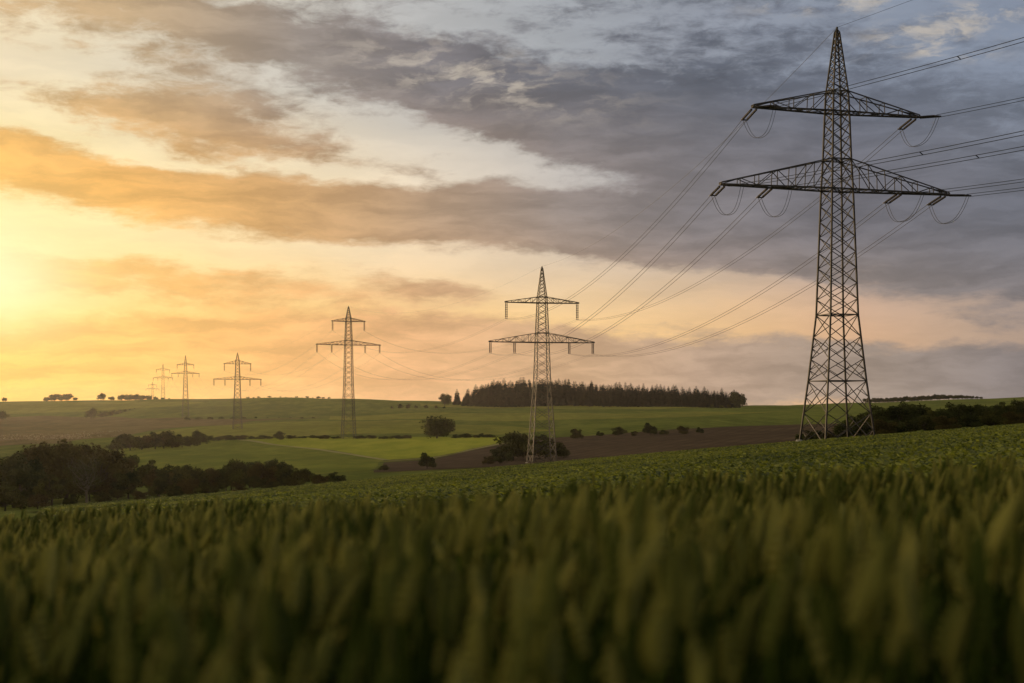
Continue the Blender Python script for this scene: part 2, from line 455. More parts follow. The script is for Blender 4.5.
def beets():
    n = 170000
    d = rng.uniform(12.5, 214, n) ; 
    d = np.where(rng.random(n) < 0.25, rng.uniform(12.5, 60, n), d)
    u = rng.uniform(-0.33, 0.46, n)
    x = u * d; y = d.copy()
    # sowing rows 0.5 m apart run away to the right
    ca, sa = math.cos(-0.35), math.sin(-0.35)
    rx = x * ca - y * sa; ry = x * sa + y * ca
    rx = np.round(rx / 0.5) * 0.5 + rng.normal(0, .05, n)
    x = rx * ca + ry * sa; y = -rx * sa + ry * ca
    keep = (y > 12) & (x > -0.33 * y)
    keep &= ~((np.abs(x - 40) < 4.5) & (np.abs(y - 175) < 5))
    x, y = x[keep], y[keep]; n = len(x); d = y
    z = ground(x, y)
    size = (0.075 + 0.00055 * d) * rng.uniform(0.7, 1.3, n)
    patchy = 0.5 + 0.5 * np.sin(x * 0.23 + 1.3 * np.sin(y * 0.11)) * np.sin(y * 0.09 + 0.7 * np.sin(x * 0.31))
    tint = np.clip(0.25 + 0.4 * patchy + rng.normal(0, .22, n), 0, 1)
    Vs, Qs, Ts = [], [], []; base = 0
    for j in range(6):
        a = rng.uniform(0, 2 * np.pi, n)
        out = np.stack([np.cos(a), np.sin(a), 0 * a], 1); wd = np.stack([-np.sin(a), np.cos(a), rng.normal(0, .35, n)], 1)
        el = rng.uniform(0.5, 1.3, n)
        s = size[:, None] * rng.uniform(0.75, 1.25, n)[:, None]
        p0 = np.stack([x, y, z + 0.04], 1)
        p1 = p0 + s * (out * np.cos(el)[:, None] + np.array([0, 0, 1]) * np.sin(el)[:, None])
        p2 = p1 + s * 0.75 * (out * np.cos(el - .8)[:, None] + np.array([0, 0, 1]) * np.sin(el - .8)[:, None])
        w0, w1, w2 = wd * s * .10, wd * s * .36, wd * s * .10
        V = np.stack([p0 - w0, p0 + w0, p1 - w1, p1 + w1, p2 - w2, p2 + w2], 1)
        off = base + np.arange(n)[:, None, None] * 6
        Qs.append((off + np.array([[0, 1, 3, 2], [2, 3, 5, 4]])[None]).reshape(-1, 4)); Vs.append(V.reshape(-1, 3))
        Ts.append(np.repeat(np.clip(tint + rng.normal(0, .15, n), 0, 1), 6)); base += n * 6
    me = mesh_np('leafy_crop', np.concatenate(Vs), np.concatenate(Qs), tint=np.concatenate(Ts))
    o = link('leafy_crop', me, [M['beet_leaf']])
    tag(o, 'low leafy green crop on the slope between wheat and nearest pylon', 'crop', kind='stuff')
beets()

# ------------------------------------------------------------------ lattice pylons
def bars_mesh(name, bars):
    """bars: (p, q, width) -> square bars in one mesh"""
    P = np.array([b[0] for b in bars], float); Q = np.array([b[1] for b in bars], float); W = np.array([b[2] for b in bars], float) / 2
    D = Q - P; D /= np.maximum(np.linalg.norm(D, axis=1), 1e-9)[:, None]
    up = np.where(np.abs(D[:, 2:3]) > 0.9, np.array([[1., 0, 0]]), np.array([[0, 0, 1.]]))
    A = np.cross(D, up); A /= np.linalg.norm(A, axis=1)[:, None]
    B = np.cross(D, A)
    c = []
    for E in (P, Q):
        for sa, sb in ((-1, -1), (1, -1), (1, 1), (-1, 1)):
            c.append(E + A * (sa * W)[:, None] + B * (sb * W)[:, None])
    V = np.stack(c, 1)
    q = np.array([[0, 1, 5, 4], [1, 2, 6, 5], [2, 3, 7, 6], [3, 0, 4, 7], [3, 2, 1, 0], [4, 5, 6, 7]])
    off = np.arange(len(P))[:, None, None] * 8
    return mesh_np(name, V.reshape(-1, 3), (off + q[None]).reshape(-1, 4))

def lathe_between(p, q, radii, sides=8):
    """surface of revolution along p->q, radii = [(t, r)]"""
    p = np.array(p, float); q = np.array(q, float); d = q - p; L = np.linalg.norm(d); d /= L
    up = np.array([1., 0, 0]) if abs(d[2]) > 0.9 else np.array([0, 0, 1.])
    a = np.cross(d, up); a /= np.linalg.norm(a); b = np.cross(d, a)
    V, Q = [], []
    for t, r in radii:
        for k in range(sides):
            an = 2 * math.pi * k / sides
            V.append(p + d * (t * L) + (a * math.cos(an) + b * math.sin(an)) * r)
    for i in range(len(radii) - 1):
        for k in range(sides):
            k2 = (k + 1) % sides
            Q.append([i * sides + k, i * sides + k2, (i + 1) * sides + k2, (i + 1) * sides + k])
    return V, Q

def shed_profile(n, r, core=0.35):
    out = [(0, 0.03)]
    for i in range(n):
        t0 = 0.05 + 0.9 * i / n; w = 0.9 / n
        out += [(t0, r * core), (t0 + w * .35, r), (t0 + w * .6, r * .95), (t0 + w * .85, r * core)]
    out += [(1, 0.03)]
    return out

def insulator(name, p, q, r, n, parent, sides=8):
    V, Q = lathe_between(p, q, shed_profile(n, r), sides)
    return link(name, mesh_np(name, V, Q, smooth=False), [M['insulator']], parent)

def tube(name, pts, r, mat, parent=None, sides=4):
    pts = np.asarray(pts, float)
    n = len(pts)
    V, Q = [], []
    for i in range(n):
        d = pts[min(i + 1, n - 1)] - pts[max(i - 1, 0)]; d /= np.linalg.norm(d)
        up = np.array([0, 0, 1.]) if abs(d[2]) < .95 else np.array([1., 0, 0])
        a = np.cross(d, up); a /= np.linalg.norm(a); b = np.cross(d, a)
        for k in range(sides):
            an = 2 * math.pi * k / sides + .4
            V.append(pts[i] + (a * math.cos(an) + b * math.sin(an)) * r)
    for i in range(n - 1):
        for k in range(sides):
            k2 = (k + 1) % sides
            Q.append([i * sides + k, i * sides + k2, (i + 1) * sides + k2, (i + 1) * sides + k])
    return link(name, mesh_np(name, V, Q, smooth=True), [mat], parent)

def ring(z, s):
    return [np.array((s, s, z)), np.array((-s, s, z)), np.array((-s, -s, z)), np.array((s, -s, z))]

def lattice(keys, step, wl, wb, horiz):
    """four legs through keys [(z, half side)], X-braced panels; horiz = z levels with a full horizontal frame"""
    bars = []
    zs = [keys[0][0]]
    kz = [k[0] for k in keys]; ks = [k[1] for k in keys]
    sat = lambda z: float(np.interp(z, kz, ks))
    for (z0, s0), (z1, s1) in zip(keys[:-1], keys[1:]):
        n = max(1, round((z1 - z0) / (step * (s0 + s1))))
        # panels shrink with the taper
        zz = [z0]
        for i in range(n):
            zz.append(z0 + (z1 - z0) * (i + 1) / n)
        zs += zz[1:]
    for a, b in zip(zs[:-1], zs[1:]):
        A, B = ring(a, sat(a)), ring(b, sat(b))
        for i in range(4):
            j = (i + 1) % 4
            bars.append((A[i], B[i], wl))
            bars.append((A[i], B[j], wb)); bars.append((A[j], B[i], wb))
            big = np.linalg.norm(A[i] - A[j])
            if big > 4.2:   # secondary bracing in the tall bottom panels
                c = (A[i] + A[j] + B[i] + B[j]) / 4
                m1 = (A[i] + B[i]) / 2; m2 = (A[j] + B[j]) / 2
                bars.append((m1, (A[i] + c) / 2, wb * .8)); bars.append((m1, (B[i] + c) / 2, wb * .8))
                bars.append((m2, (A[j] + c) / 2, wb * .8)); bars.append((m2, (B[j] + c) / 2, wb * .8))
    for z in horiz:
        R = ring(z, sat(z))
        for i in range(4): bars.append((R[i], R[(i + 1) % 4], wb * 1.4))
        bars.append((R[0], R[2], wb)); bars.append((R[1], R[3], wb))
    return bars

def crossarm(sgn, s, st, z0, zt, L, n, wl, wb):
    """one side of a crossarm: two bottom chords and two top chords meeting at the tip"""
    bars = []
    tip = np.array((sgn * L, 0, z0))
    nose = 0.25
    B = [(np.array((sgn * s, y * s, z0)), np.array((sgn * L, y * nose, z0 + .05))) for y in (-1, 1)]
    T = [(np.array((sgn * st, y * st, zt)), np.array((sgn * L, y * nose, z0 + .28))) for y in (-1, 1)]
    lerp = lambda c, t: c[0] + (c[1] - c[0]) * t
    for c in B: bars.append((c[0], c[1], wl * 1.25))
    for c in T: bars.append((c[0], c[1], wl * .8))
    bars.append((B[0][1], B[1][1], wl)); bars.append((B[0][1], T[0][1], wl)); bars.append((B[1][1], T[1][1], wl))
    ts = [i / n for i in range(n + 1)]
    for i in range(n):
        t0, t1 = ts[i], ts[i + 1]
        for y in (0, 1):
            if i: bars.append((lerp(B[y], t0), lerp(T[y], t0), wb))
            if i % 2 == 0: bars.append((lerp(B[y], t0), lerp(T[y], t1), wb)) if i else bars.append((lerp(T[y], t0), lerp(B[y], t1), wb))
            else: bars.append((lerp(T[y], t0), lerp(B[y], t1), wb))
        bars.append((lerp(B[0], t0), lerp(B[1], t1), wb)); bars.append((lerp(B[1], t0), lerp(B[0], t1), wb))
        if i: bars.append((lerp(B[0], t0), lerp(B[1], t0), wb)); bars.append((lerp(T[0], t0), lerp(T[1], t0), wb * .8))
    return bars

PHASES = ['ul', 'ur', 'lol', 'lil', 'lir', 'lor']
class Pylon: pass

def pylon(px, d, top, base, up_arm, lo_arm, keys, rot, label, wl, wb, step, n_arm, tension=None, ins=(4.3, 3.2), inner=0.52):
    """rows of the photograph give the heights; keys = [(row, half side in m)]"""
    p = Pylon()
    x = (px - HX) / F * d
    zb = (HY - base) / F * d if base else gz(x, d)
    g = gz(x, d)
    zb = min(zb, g + 0.1) if base is None else g
    p.o = empty('transmission_pylon', (x, d, zb), rot)
    tag(p.o, label, 'pylon', 'pylons of one power line')
    Z = lambda row: (HY - row) / F * d - zb
    K = [(-0.6, keys[0][1])] + [(Z(r), s) for r, s in keys[1:]]
    kz = [k[0] for k in K]; ks = [k[1] for k in K]
    sat = lambda z: float(np.interp(z, kz, ks))
    ua, uc, uL = Z(up_arm[0]), Z(up_arm[1]), up_arm[2]
    la, lc, lL = Z(lo_arm[0]), Z(lo_arm[1]), lo_arm[2]
    zt = Z(top)
    iu = [i for i, k in enumerate(K) if k[0] <= uc + 1e-6]
    body = [k for k in K if k[0] <= uc + .01]
    horiz = [k[0] for k in body[1:]]
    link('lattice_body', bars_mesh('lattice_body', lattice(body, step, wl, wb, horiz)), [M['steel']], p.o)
    pk = [(uc, sat(uc)), (zt - 0.4, 0.22)]
    bars = lattice(pk, step * 1.15, wl * .8, wb, [])
    R = ring(zt - .4, .22)
    for r in R: bars.append((r, np.array((0, 0, zt)), wl * .8))
    bars.append((np.array((0, 0, zt - .4)), np.array((0, 0, zt + .25)), wl))
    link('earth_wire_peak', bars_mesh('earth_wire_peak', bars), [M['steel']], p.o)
    arms = []
    for (z0, z1, L, n) in ((ua, uc, uL, n_arm - 2), (la, lc, lL, n_arm)):
        b = []
        for sg in (-1, 1): b += crossarm(sg, sat(z0), sat(z1), z0, z1, L, n, wl * .85, wb)
        for y in (-1, 1):
            b.append((np.array((-sat(z0), y * sat(z0), z0)), np.array((sat(z0), y * sat(z0), z0)), wl))
            b.append((np.array((-sat(z1), y * sat(z1), z1)), np.array((sat(z1), y * sat(z1), z1)), wl * .8))
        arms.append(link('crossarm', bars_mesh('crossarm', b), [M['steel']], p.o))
    if d < 700:
        for sx in (-1, 1):
            for sy in (-1, 1):
                s = keys[0][1]
                V, Q = lathe_between((sx * s, sy * s, -1.2), (sx * s, sy * s, 0.08), [(0, .45), (.8, .45), (.99, .38), (1, .02)], 10)
                link('footing', mesh_np('footing', V, Q), [M['concrete']], p.o)
    # attachment points
    loc = {'ul': (-uL + .4, ua), 'ur': (uL - .4, ua), 'lol': (-lL + .4, la), 'lil': (-lL * inner, la), 'lir': (lL * inner, la), 'lor': (lL - .4, la)}
    c, s_ = math.cos(rot), math.sin(rot)
    W = lambda v: np.array((x + c * v[0] - s_ * v[1], d + s_ * v[0] + c * v[1], zb + v[2]))
    p.a_in, p.a_out = {}, {}
    sides = 8 if d < 700 else 5
    nsh = 14 if d < 250 else (8 if d < 700 else 4)
    for ph in PHASES:
        lx, lz = loc[ph]
        arm = arms[0] if ph[0] == 'u' else arms[1]
        if tension:
            ends = []
            for dirv in tension:     # world directions of the two spans
                wd = np.array((c * dirv[0] + s_ * dirv[1], -s_ * dirv[0] + c * dirv[1], -0.14))
                wd /= np.linalg.norm(wd)
                sgn = 1 if wd[1] > 0 else -1
                st = np.array((lx, sgn * .35, lz - .10))
                pr = np.array((-wd[1], wd[0], 0)); pr /= np.linalg.norm(pr)
                for q in (-1, 1):
                    insulator('insulator_string', st + pr * q * .30, st + pr * q * .30 + wd * 3.9, 0.15, nsh, arm)
                e = st + wd * 3.95
                link('yoke', bars_mesh('yoke', [(e + pr * .45, e - pr * .45, .14)]), [M['steel']], arm)
                ends.append((e, pr))
            p.a_out[ph] = W(ends[0][0]); p.a_in[ph] = W(ends[1][0])
            for q in (-.2, .2):
                a_, b_ = ends[0][0] + ends[0][1] * q, ends[1][0] - ends[1][1] * q
                T = np.linspace(0, 1, 17)
                drop = 2.9 * (1 - np.abs(2 * T - 1) ** 2.6)
                pts = a_[None] * (1 - T[:, None]) + b_[None] * T[:, None]; pts[:, 2] -= drop
                pts[:, 0] += 0.25 * np.sin(np.pi * T) * np.sign(-lx)
                tube('jumper_cable', pts, 0.030, M['wire'], arm)
        else:
            ln = ins[0] if ph[0] == 'u' else ins[1]
            for q in (-1, 1):
                insulator('insulator_string', (lx + q * .2, 0, lz - .02), (lx + q * .2, 0, lz - ln + .2), 0.17, nsh, arm, sides)
            link('yoke', bars_mesh('yoke', [((lx - .36, 0, lz - ln + .15), (lx + .36, 0, lz - ln + .15), .14)]), [M['steel']], arm)
            p.a_out[ph] = p.a_in[ph] = W(np.array((lx, 0, lz - ln + .08)))
    p.peak = W(np.array((0, 0, zt + .2)))
    return p

P0_DIR = np.array((0.39, -0.92)); P2_DIR = np.array((-0.150, 0.989))
LAB = ['tall dark lattice pylon on the field crest, nearest and largest of the line',
       'second nearest lattice pylon with hanging insulators, rising in front of the spruce wood',
       'third nearest lattice pylon standing in the bright green field',
       'fourth nearest lattice pylon, pale grey on the olive slope',
       'fifth pylon of the line, small and hazy, standing just below the left skyline',
       'sixth pylon of the line, small and hazy, standing beyond the left skyline',
       'farthest tiny pylon of the line, faint beside distant skyline trees']
PY = []
PY.append(pylon(837, 175, 29, None, (112.5, 92, 11.3), (190, 160, 15.5),
                [(440, 3.40), (381, 2.58), (315, 1.86), (190, 1.42), (160, 1.26), (112.5, 1.09), (92, 0.99)],
                math.radians(15.5), LAB[0], 0.185, 0.082, 0.62, 6, tension=(P2_DIR, P0_DIR), inner=0.57))
PY.append(pylon(542, 385, 267, None, (303, 297, 10.3), (342.5, 333, 14.7),
                [(462, 3.4), (385, 1.95), (342.5, 1.6), (333, 1.5), (303, 1.2), (297, 1.12)],
                math.radians(13), LAB[1], 0.20, 0.105, 0.62, 7, ins=(4.5, 3.1)))
PY.append(pylon(348.5, 660, 306.5, None, (321.5, 318, 7.9), (345, 340.5, 15.2),
                [(440, 3.0), (385, 1.95), (345, 1.6), (340.5, 1.5), (321.5, 1.2), (318, 1.1)],
                math.radians(19), LAB[2], 0.21, 0.11, 0.66, 7, ins=(4.3, 3.6)))
PY.append(pylon(237.5, 920, 353, None, (364, 360.5, 8.8), (379.5, 376.5, 15.4),
                [(428, 2.9), (395, 1.95), (379.5, 1.6), (376.5, 1.5), (364, 1.2), (360.5, 1.1)],
                math.radians(18), LAB[3], 0.23, 0.12, 0.7, 6, ins=(4.6, 4.0)))
PY.append(pylon(185.5, 1450, 355.5, None, (365, 363, 8.7), (373.7, 371.5, 14.0),
                [(417, 3.4), (385, 1.95), (373.7, 1.6), (371.5, 1.5), (365, 1.2), (363, 1.1)],
                math.radians(17), LAB[4], 0.28, 0.16, 0.8, 6, ins=(4.0, 3.5)))
PY.append(pylon(163, 1900, 364, None, (370, 368, 9.0), (378, 376, 13.0),
                [(402, 2.8), (388, 1.95), (378, 1.6), (376, 1.5), (370, 1.2), (368, 1.1)],
                math.radians(14), LAB[5], 0.28, 0.16, 0.9, 5, ins=(4.0, 3.5)))
PY.append(pylon(152.5, 2600, 382, None, (385, 384.2, 7.5), (389, 388, 12.0),
                [(406, 2.8), (395, 1.95), (389, 1.6), (388, 1.5), (385, 1.2), (384.2, 1.1)],
                math.radians(14), LAB[6], 0.30, 0.16, 1.0, 5, ins=(4.0, 3.5)))

# ------------------------------------------------------------------ overhead cables
ORD = ['nearest', 'second', 'third', 'fourth', 'fifth', 'sixth', 'farthest']
PHN = {'ul': 'upper arm, left tip', 'ur': 'upper arm, right tip', 'lol': 'lower arm, left tip', 'lil': 'lower arm, inner left', 'lir': 'lower arm, inner right', 'lor': 'lower arm, right tip'}
def sag_pts(a, b, sag, n, off=None):
    t = np.linspace(0, 1, n)
    p = a[None] * (1 - t[:, None]) + b[None] * t[:, None]
    p[:, 2] -= 4 * sag * t * (1 - t)
    if off is not None: p[:, :2] += off[None]
    return p
def bundle(a, b, sag, label, group, r, n, spacers):
    o = empty('overhead_line', Vector(a))
    tag(o, label, 'power cable', group)
    dv = (b - a)[:2]; nrm = np.array((-dv[1], dv[0])) / np.linalg.norm(dv)
    for q in (-.2, .2):
        tube('cable', sag_pts(np.zeros(3), b - a, sag, n, nrm * q) + np.array((0, 0, -.13 * np.sign(q * nrm[0]))), r, M['wire'], o, 4 if spacers else 3)
    pc = sag_pts(np.zeros(3), b - a, sag, 200)
    for k in range(spacers):
        c = pc[int(200 * (k + .6) / (spacers + .2))]
        nn = np.array((nrm[0] * .22, nrm[1] * .22, -.14 * np.sign(nrm[0])))
        link('spacer', bars_mesh('spacer', [(c - nn, c + nn, .07)]), [M['steel']], o)
def earth(a, b, sag, label, group, r, n):
    o = tube('earth_wire', sag_pts(a, b, sag, n), r, M['wire'])
    tag(o, label, 'earth wire', group)

p1 = PY[0]
arm0 = np.array((0.92, 0.39, 0))
c0 = p1.peak + np.array((P0_DIR[0] * 280, P0_DIR[1] * 280, 0))
for ph in PHASES:
    lx = {'ul': -10.9, 'ur': 10.9, 'lol': -15.1, 'lil': -8.8, 'lir': 8.8, 'lor': 15.1}[ph]
    b = np.array((c0[0], c0[1], 0)) + arm0 * lx; b[2] = p1.a_in[ph][2] + 9
    bundle(p1.a_in[ph], b, 6.5, f'twin cables leaving the frame at right from the nearest pylon, {PHN[ph]}', 'cables from the nearest pylon out of the frame', 0.032, 40, 5)
earth(p1.peak, c0 + np.array((0, 0, 9)), 4.5, 'single thin earth wire running up and right from the nearest pylon top', 'earth wires along the pylon tops', 0.018, 40)
for i in range(len(PY) - 1):
    A, B = PY[i], PY[i + 1]
    L = np.linalg.norm(A.peak - B.peak)
    sag = 9.0 * (L / 270.0) ** 1.2 if i < 3 else 8.0 * (L / 270.0)
    r = [0.034, 0.019, 0.016, 0.016, 0.016, 0.016][i]
    for ph in PHASES:
        nm = f'twin cables from {ORD[i]} pylon to {ORD[i+1]} pylon, {PHN[ph]}'
        bundle(A.a_out[ph], B.a_in[ph], sag, nm, f'cables between {ORD[i]} and {ORD[i+1]} pylon', r, 36, 0)
    earth(A.peak, B.peak, sag * .75, f'single thin earth wire from {ORD[i]} pylon top to {ORD[i+1]} pylon top', 'earth wires along the pylon tops', r * .7, 36)

# ------------------------------------------------------------------ trees
def leaf_quads(C, size, nrm_bias=0.4):
    n = len(C)
    Nn = rng.normal(0, 1, (n, 3)); Nn[:, 2] += nrm_bias; Nn /= np.linalg.norm(Nn, axis=1)[:, None]
    a = np.cross(Nn, rng.normal(0, 1, (n, 3))); a /= np.linalg.norm(a, axis=1)[:, None]
    b = np.cross(Nn, a)
    s = size * rng.uniform(.6, 1.35, n)[:, None]
    V = np.stack([C - a * s, C + b * s * .55, C + a * s, C - b * s * .55], 1).reshape(-1, 3)
    Q = np.arange(n * 4).reshape(-1, 4)
    return V, Q

def limb(p, q, r0, r1, bend=0.1, n=5, sides=6):
    p = np.array(p, float); q = np.array(q, float)
    L = np.linalg.norm(q - p); off = rng.normal(0, bend * L, 3)
    t = np.linspace(0, 1, n)[:, None]
    pts = p * (1 - t) + q * t + off * np.sin(np.pi * t)
    rad = r0 + (r1 - r0) * t[:, 0]
    V, Q = [], []
    for i in range(n):
        d = pts[min(i + 1, n - 1)] - pts[max(i - 1, 0)]; d /= np.linalg.norm(d) + 1e-9
        up = np.array([0, 0, 1.]) if abs(d[2]) < .9 else np.array([1., 0, 0])
        a = np.cross(d, up); a /= np.linalg.norm(a); b = np.cross(d, a)
        for k in range(sides):
            an = 2 * math.pi * k / sides
            V.append(pts[i] + (a * math.cos(an) + b * math.sin(an)) * rad[i])
    for i in range(n - 1):
        for k in range(sides):
            k2 = (k + 1) % sides
            Q.append([i * sides + k, i * sides + k2, (i + 1) * sides + k2, (i + 1) * sides + k])
    return np.array(V), np.array(Q)

def join(parts):
    Vs, Qs, b = [], [], 0
    for V, Q in parts:
        Vs.append(V); Qs.append(np.asarray(Q) + b); b += len(V)
    return np.concatenate(Vs), np.concatenate(Qs)

def broadleaf(h, r, clear, clumps, leaves, size, bare=0.0, flat=0.0):
    """tapered trunk with limbs to leaf clumps; returns (trunk mesh, crown mesh)"""
    hz = h * (1 - clear) / 2; cz = h * clear + hz
    C, R = [], []
    while len(C) < clumps:
        v = rng.normal(0, 1, 3); v /= np.linalg.norm(v)
        rad = rng.uniform(.30, .92) ** .7
        lobes = 1 + .22 * math.sin(3 * math.atan2(v[1], v[0]) + 1.3) + .12 * rng.normal()
        c = v * np.array((r, r, hz)) * min(rad * lobes, .95)
        if flat and c[2] < -hz * flat: c[2] = -hz * flat * rng.uniform(.6, 1)
        C.append(c + np.array((0, 0, cz))); R.append(r * rng.uniform(.20, .40))
    parts = []
    th = h * max(clear, .12) + hz * .7
    r0 = max(.035 * h, .05)
    parts.append(limb((0, 0, -.4), (rng.normal(0, .1), rng.normal(0, .1), th), r0, r0 * .45, .02, 6, 8))
    for c in C:
        z0 = rng.uniform(.45, .98) * th
        parts.append(limb((0, 0, z0), c, r0 * .34, r0 * .08, .10, 5, 5))
        if bare:
            for _ in range(5):
                parts.append(limb(c, c + rng.normal(0, r * .3, 3) + np.array((0, 0, .12 * h)), r0 * .10, r0 * .03, .12, 4, 4))
    V, Q = join(parts)
    trunk = mesh_np('trunk', V, Q, smooth=True)
    pts, tn = [], []
    w = np.array(R) ** 2; w /= w.sum()
    for c, rr, ww in zip(C, R, w):
        k = max(8, int(leaves * ww * (1 - bare * rng.uniform(.4, 1.0))))
        v = rng.normal(0, 1, (k, 3)); v /= np.linalg.norm(v, axis=1)[:, None]
        v *= (rng.random(k) ** .45)[:, None] * rr * np.array((1.15, 1.15, .85))
        pts.append(c + v); tn.append(np.clip(np.full(k, rng.uniform(.05, .8)) + rng.normal(0, .15, k), 0, 1))
    # loose outer sprigs break the outline
    k = int(leaves * .06)
    v = rng.normal(0, 1, (k, 3)); v /= np.linalg.norm(v, axis=1)[:, None]
    idx = rng.integers(0, len(C), k)
    pts.append(np.array(C)[idx] + v * np.array(R)[idx][:, None] * rng.uniform(.9, 1.2, k)[:, None]); tn.append(rng.uniform(.2, .8, k))
    P = np.concatenate(pts); P[:, 2] = np.maximum(P[:, 2], .05)
    V, Q = leaf_quads(P, size)
    crown = mesh_np('crown', V, Q, tint=np.repeat(np.concatenate(tn), 4))
    return trunk, crown

def spruce(h, r, tiers):
    V, Q = limb((0, 0, -.8), (0, 0, h * .97), h * .016, h * .002, .0, 5, 6)
    trunk = mesh_np('trunk', V, Q, smooth=True)
    Vs, Qs, tn, b = [], [], [], 0
    for i in range(tiers):
        t = i / tiers
        z = h * (.10 + .88 * t); L = r * (1 - t) ** .75 * rng.uniform(.8, 1.15) + .35
        nb = int(9 + 6 * (1 - t))
        for k in range(nb):
            a = 2 * math.pi * (k + rng.random()) / nb
            Lk = L * rng.uniform(.7, 1.15)
            o = np.array((math.cos(a), math.sin(a), 0)); wv = np.array((-math.sin(a), math.cos(a), 0))
            droop = rng.uniform(.15, .45)
            p0 = np.array((0, 0, z)); p1 = p0 + o * Lk * .55 - np.array((0, 0, Lk * droop * .3)); p2 = p0 + o * Lk - np.array((0, 0, Lk * droop))
            w = Lk * .34
            for tilt in (-.35, .35):
                n_ = np.array((0, 0, tilt))
                q = [p0, p1 - (wv + n_) * w, p2, p1 + (wv + n_) * w]
                Vs += q; Qs.append([b, b + 1, b + 2, b + 3]); b += 4
                tn += [np.clip(rng.uniform(0, 1), 0, 1)] * 4
    crown = mesh_np('crown', Vs, Qs, tint=tn)
    return trunk, crown

def proto(pair, leaf, bark='bark'):
    tr, cr = pair
    tr.materials.append(M[bark]); cr.materials.append(M[leaf])
    return tr, cr

PB = [proto(broadleaf(6, 2.7, .10, 34, 7500, .17, flat=.8), 'leaf_a'),
      proto(broadleaf(6, 2.3, .16, 30, 6500, .17, flat=.9), 'leaf_b'),
      proto(broadleaf(6, 3.2, .08, 40, 8000, .17, flat=.7), 'leaf_c'),
      proto(broadleaf(6, 2.5, .20, 26, 6000, .16), 'leaf_a')]
PBARE = proto(broadleaf(6, 2.3, .22, 26, 2600, .13, bare=.75), 'leaf_b', 'pale_bark')
PBUSH = [proto(broadleaf(4, 2.4, .03, 26, 3600, .17, flat=.55), 'leaf_a'),
         proto(broadleaf(4, 2.9, .03, 30, 3800, .18, flat=.5), 'leaf_b'),
         proto(broadleaf(4, 2.1, .05, 22, 3000, .17, flat=.6), 'leaf_c')]
PFAR = [proto(broadleaf(9, 4.6, .07, 44, 3800, .36, flat=.85), 'leaf_a'), proto(broadleaf(9, 5.2, .02, 46, 3600, .38, flat=.6), 'leaf_b'), proto(broadleaf(9, 4.2, .03, 40, 3200, .38, flat=.7), 'leaf_a')]
PSP = [proto(spruce(22, 4.2, 22), 'needle'), proto(spruce(22, 3.7, 24), 'needle'), proto(spruce(22, 4.8, 21), 'needle')]

def plant(kind, p, P, h0, h, wide=1.0, label='', cat='tree', group=None):
    """a copy of a tree: Empty at its foot, trunk and crown below it"""
    o = empty(kind, Vector(P), random.uniform(0, 6.28))
    s = h / h0
    o.scale = (s * wide, s * wide, s)
    tag(o, label, cat, group)
    for n, me in (('trunk' if kind != 'bush' else 'stem', p[0]), ('crown' if kind != 'bush' else 'foliage', p[1])):
        c = bpy.data.objects.new(n, me); COL.objects.link(c); c.parent = o
    return o
def ht(py_top, P):   # height that reaches a given photograph row
    return (HY - py_top) / F * P.y - P.z
ORDN = ['first', 'second', 'third', 'fourth', 'fifth', 'sixth', 'seventh', 'eighth', 'ninth', 'tenth', 'eleventh', 'twelfth', 'thirteenth', 'fourteenth', 'fifteenth', 'sixteenth', 'seventeenth', 'eighteenth', 'nineteenth', 'twentieth']

# valley thicket at left: front and back rows
back = [(-60, 452, 0), (-15, 454, 1), (14, 453, 0), (42, 443, 2), (66, 440, 2), (100, 446, 2), (120, 452, 3), (150, 460, 1), (182, 464, 0), (212, 468, 2), (232, 463, 0), (250, 459, 3), (272, 459, 0), (296, 468, 1), (318, 474, 0)]
for i, (px, top, k) in enumerate(back):
    P = at(px, 236 + 9 * math.sin(i * 2.3))
    plant('broadleaf_tree', PB[k], P, 6.15, ht(top, P) , 1.15, f'dark bushy tree, {ORDN[i]} from the left along the thicket skyline', 'tree', 'trees of the valley thicket')
front = [(-80, 462, 1), (-30, 465, 0), (22, 466, 0), (52, 474, 1), (128, 470, 3), (118, 486, 0), (160, 476, 0), (190, 478, 2), (222, 479, 1), (254, 475, 0), (282, 478, 3)]
for i, (px, top, k) in enumerate(front):
    P = at(px, 214 + 6 * math.sin(i * 1.7))
    plant('broadleaf_tree', PB[k], P, 6.15, ht(top, P), 1.2, f'low dark tree in the front of the valley thicket, {ORDN[i]} from the left', 'tree', 'trees of the valley thicket')
P = at(87, 206)
plant('bare_tree', PBARE, P, 6.4, ht(452, P), 1.0, 'half bare tree with pale branches in the valley thicket', 'tree')
low = [(-40, 492), (5, 488), (38, 492), (70, 497), (103, 494), (140, 491), (175, 490), (208, 489), (240, 487), (268, 485), (296, 481), (318, 480), (336, 481)]
for i, (px, top) in enumerate(low):
    P = at(px, 200 + 3 * math.sin(i * 2.2))
    plant('bush', PBUSH[i % 3], P, 4.0, max(1.6, ht(top, P)), 1.35, f'low dark bush at the near foot of the thicket, {ORDN[i]} from the left', 'bush', 'bushes at the thicket foot')

fill = [(158, 466), (172, 467), (196, 469), (205, 466), (226, 465), (240, 461), (262, 460), (284, 463), (304, 469), (326, 475), (344, 478), (90, 470), (30, 462)]
for i, (px, top) in enumerate(sorted(fill)):
    P = at(px, 224 + 5 * math.sin(i * 1.3))
    plant('bush', PBUSH[i % 3], P, 4.0, ht(top, P), 1.0, f'mid height bush inside the valley thicket, {ORDN[i]} from the left', 'bush', 'bushes inside the valley thicket')

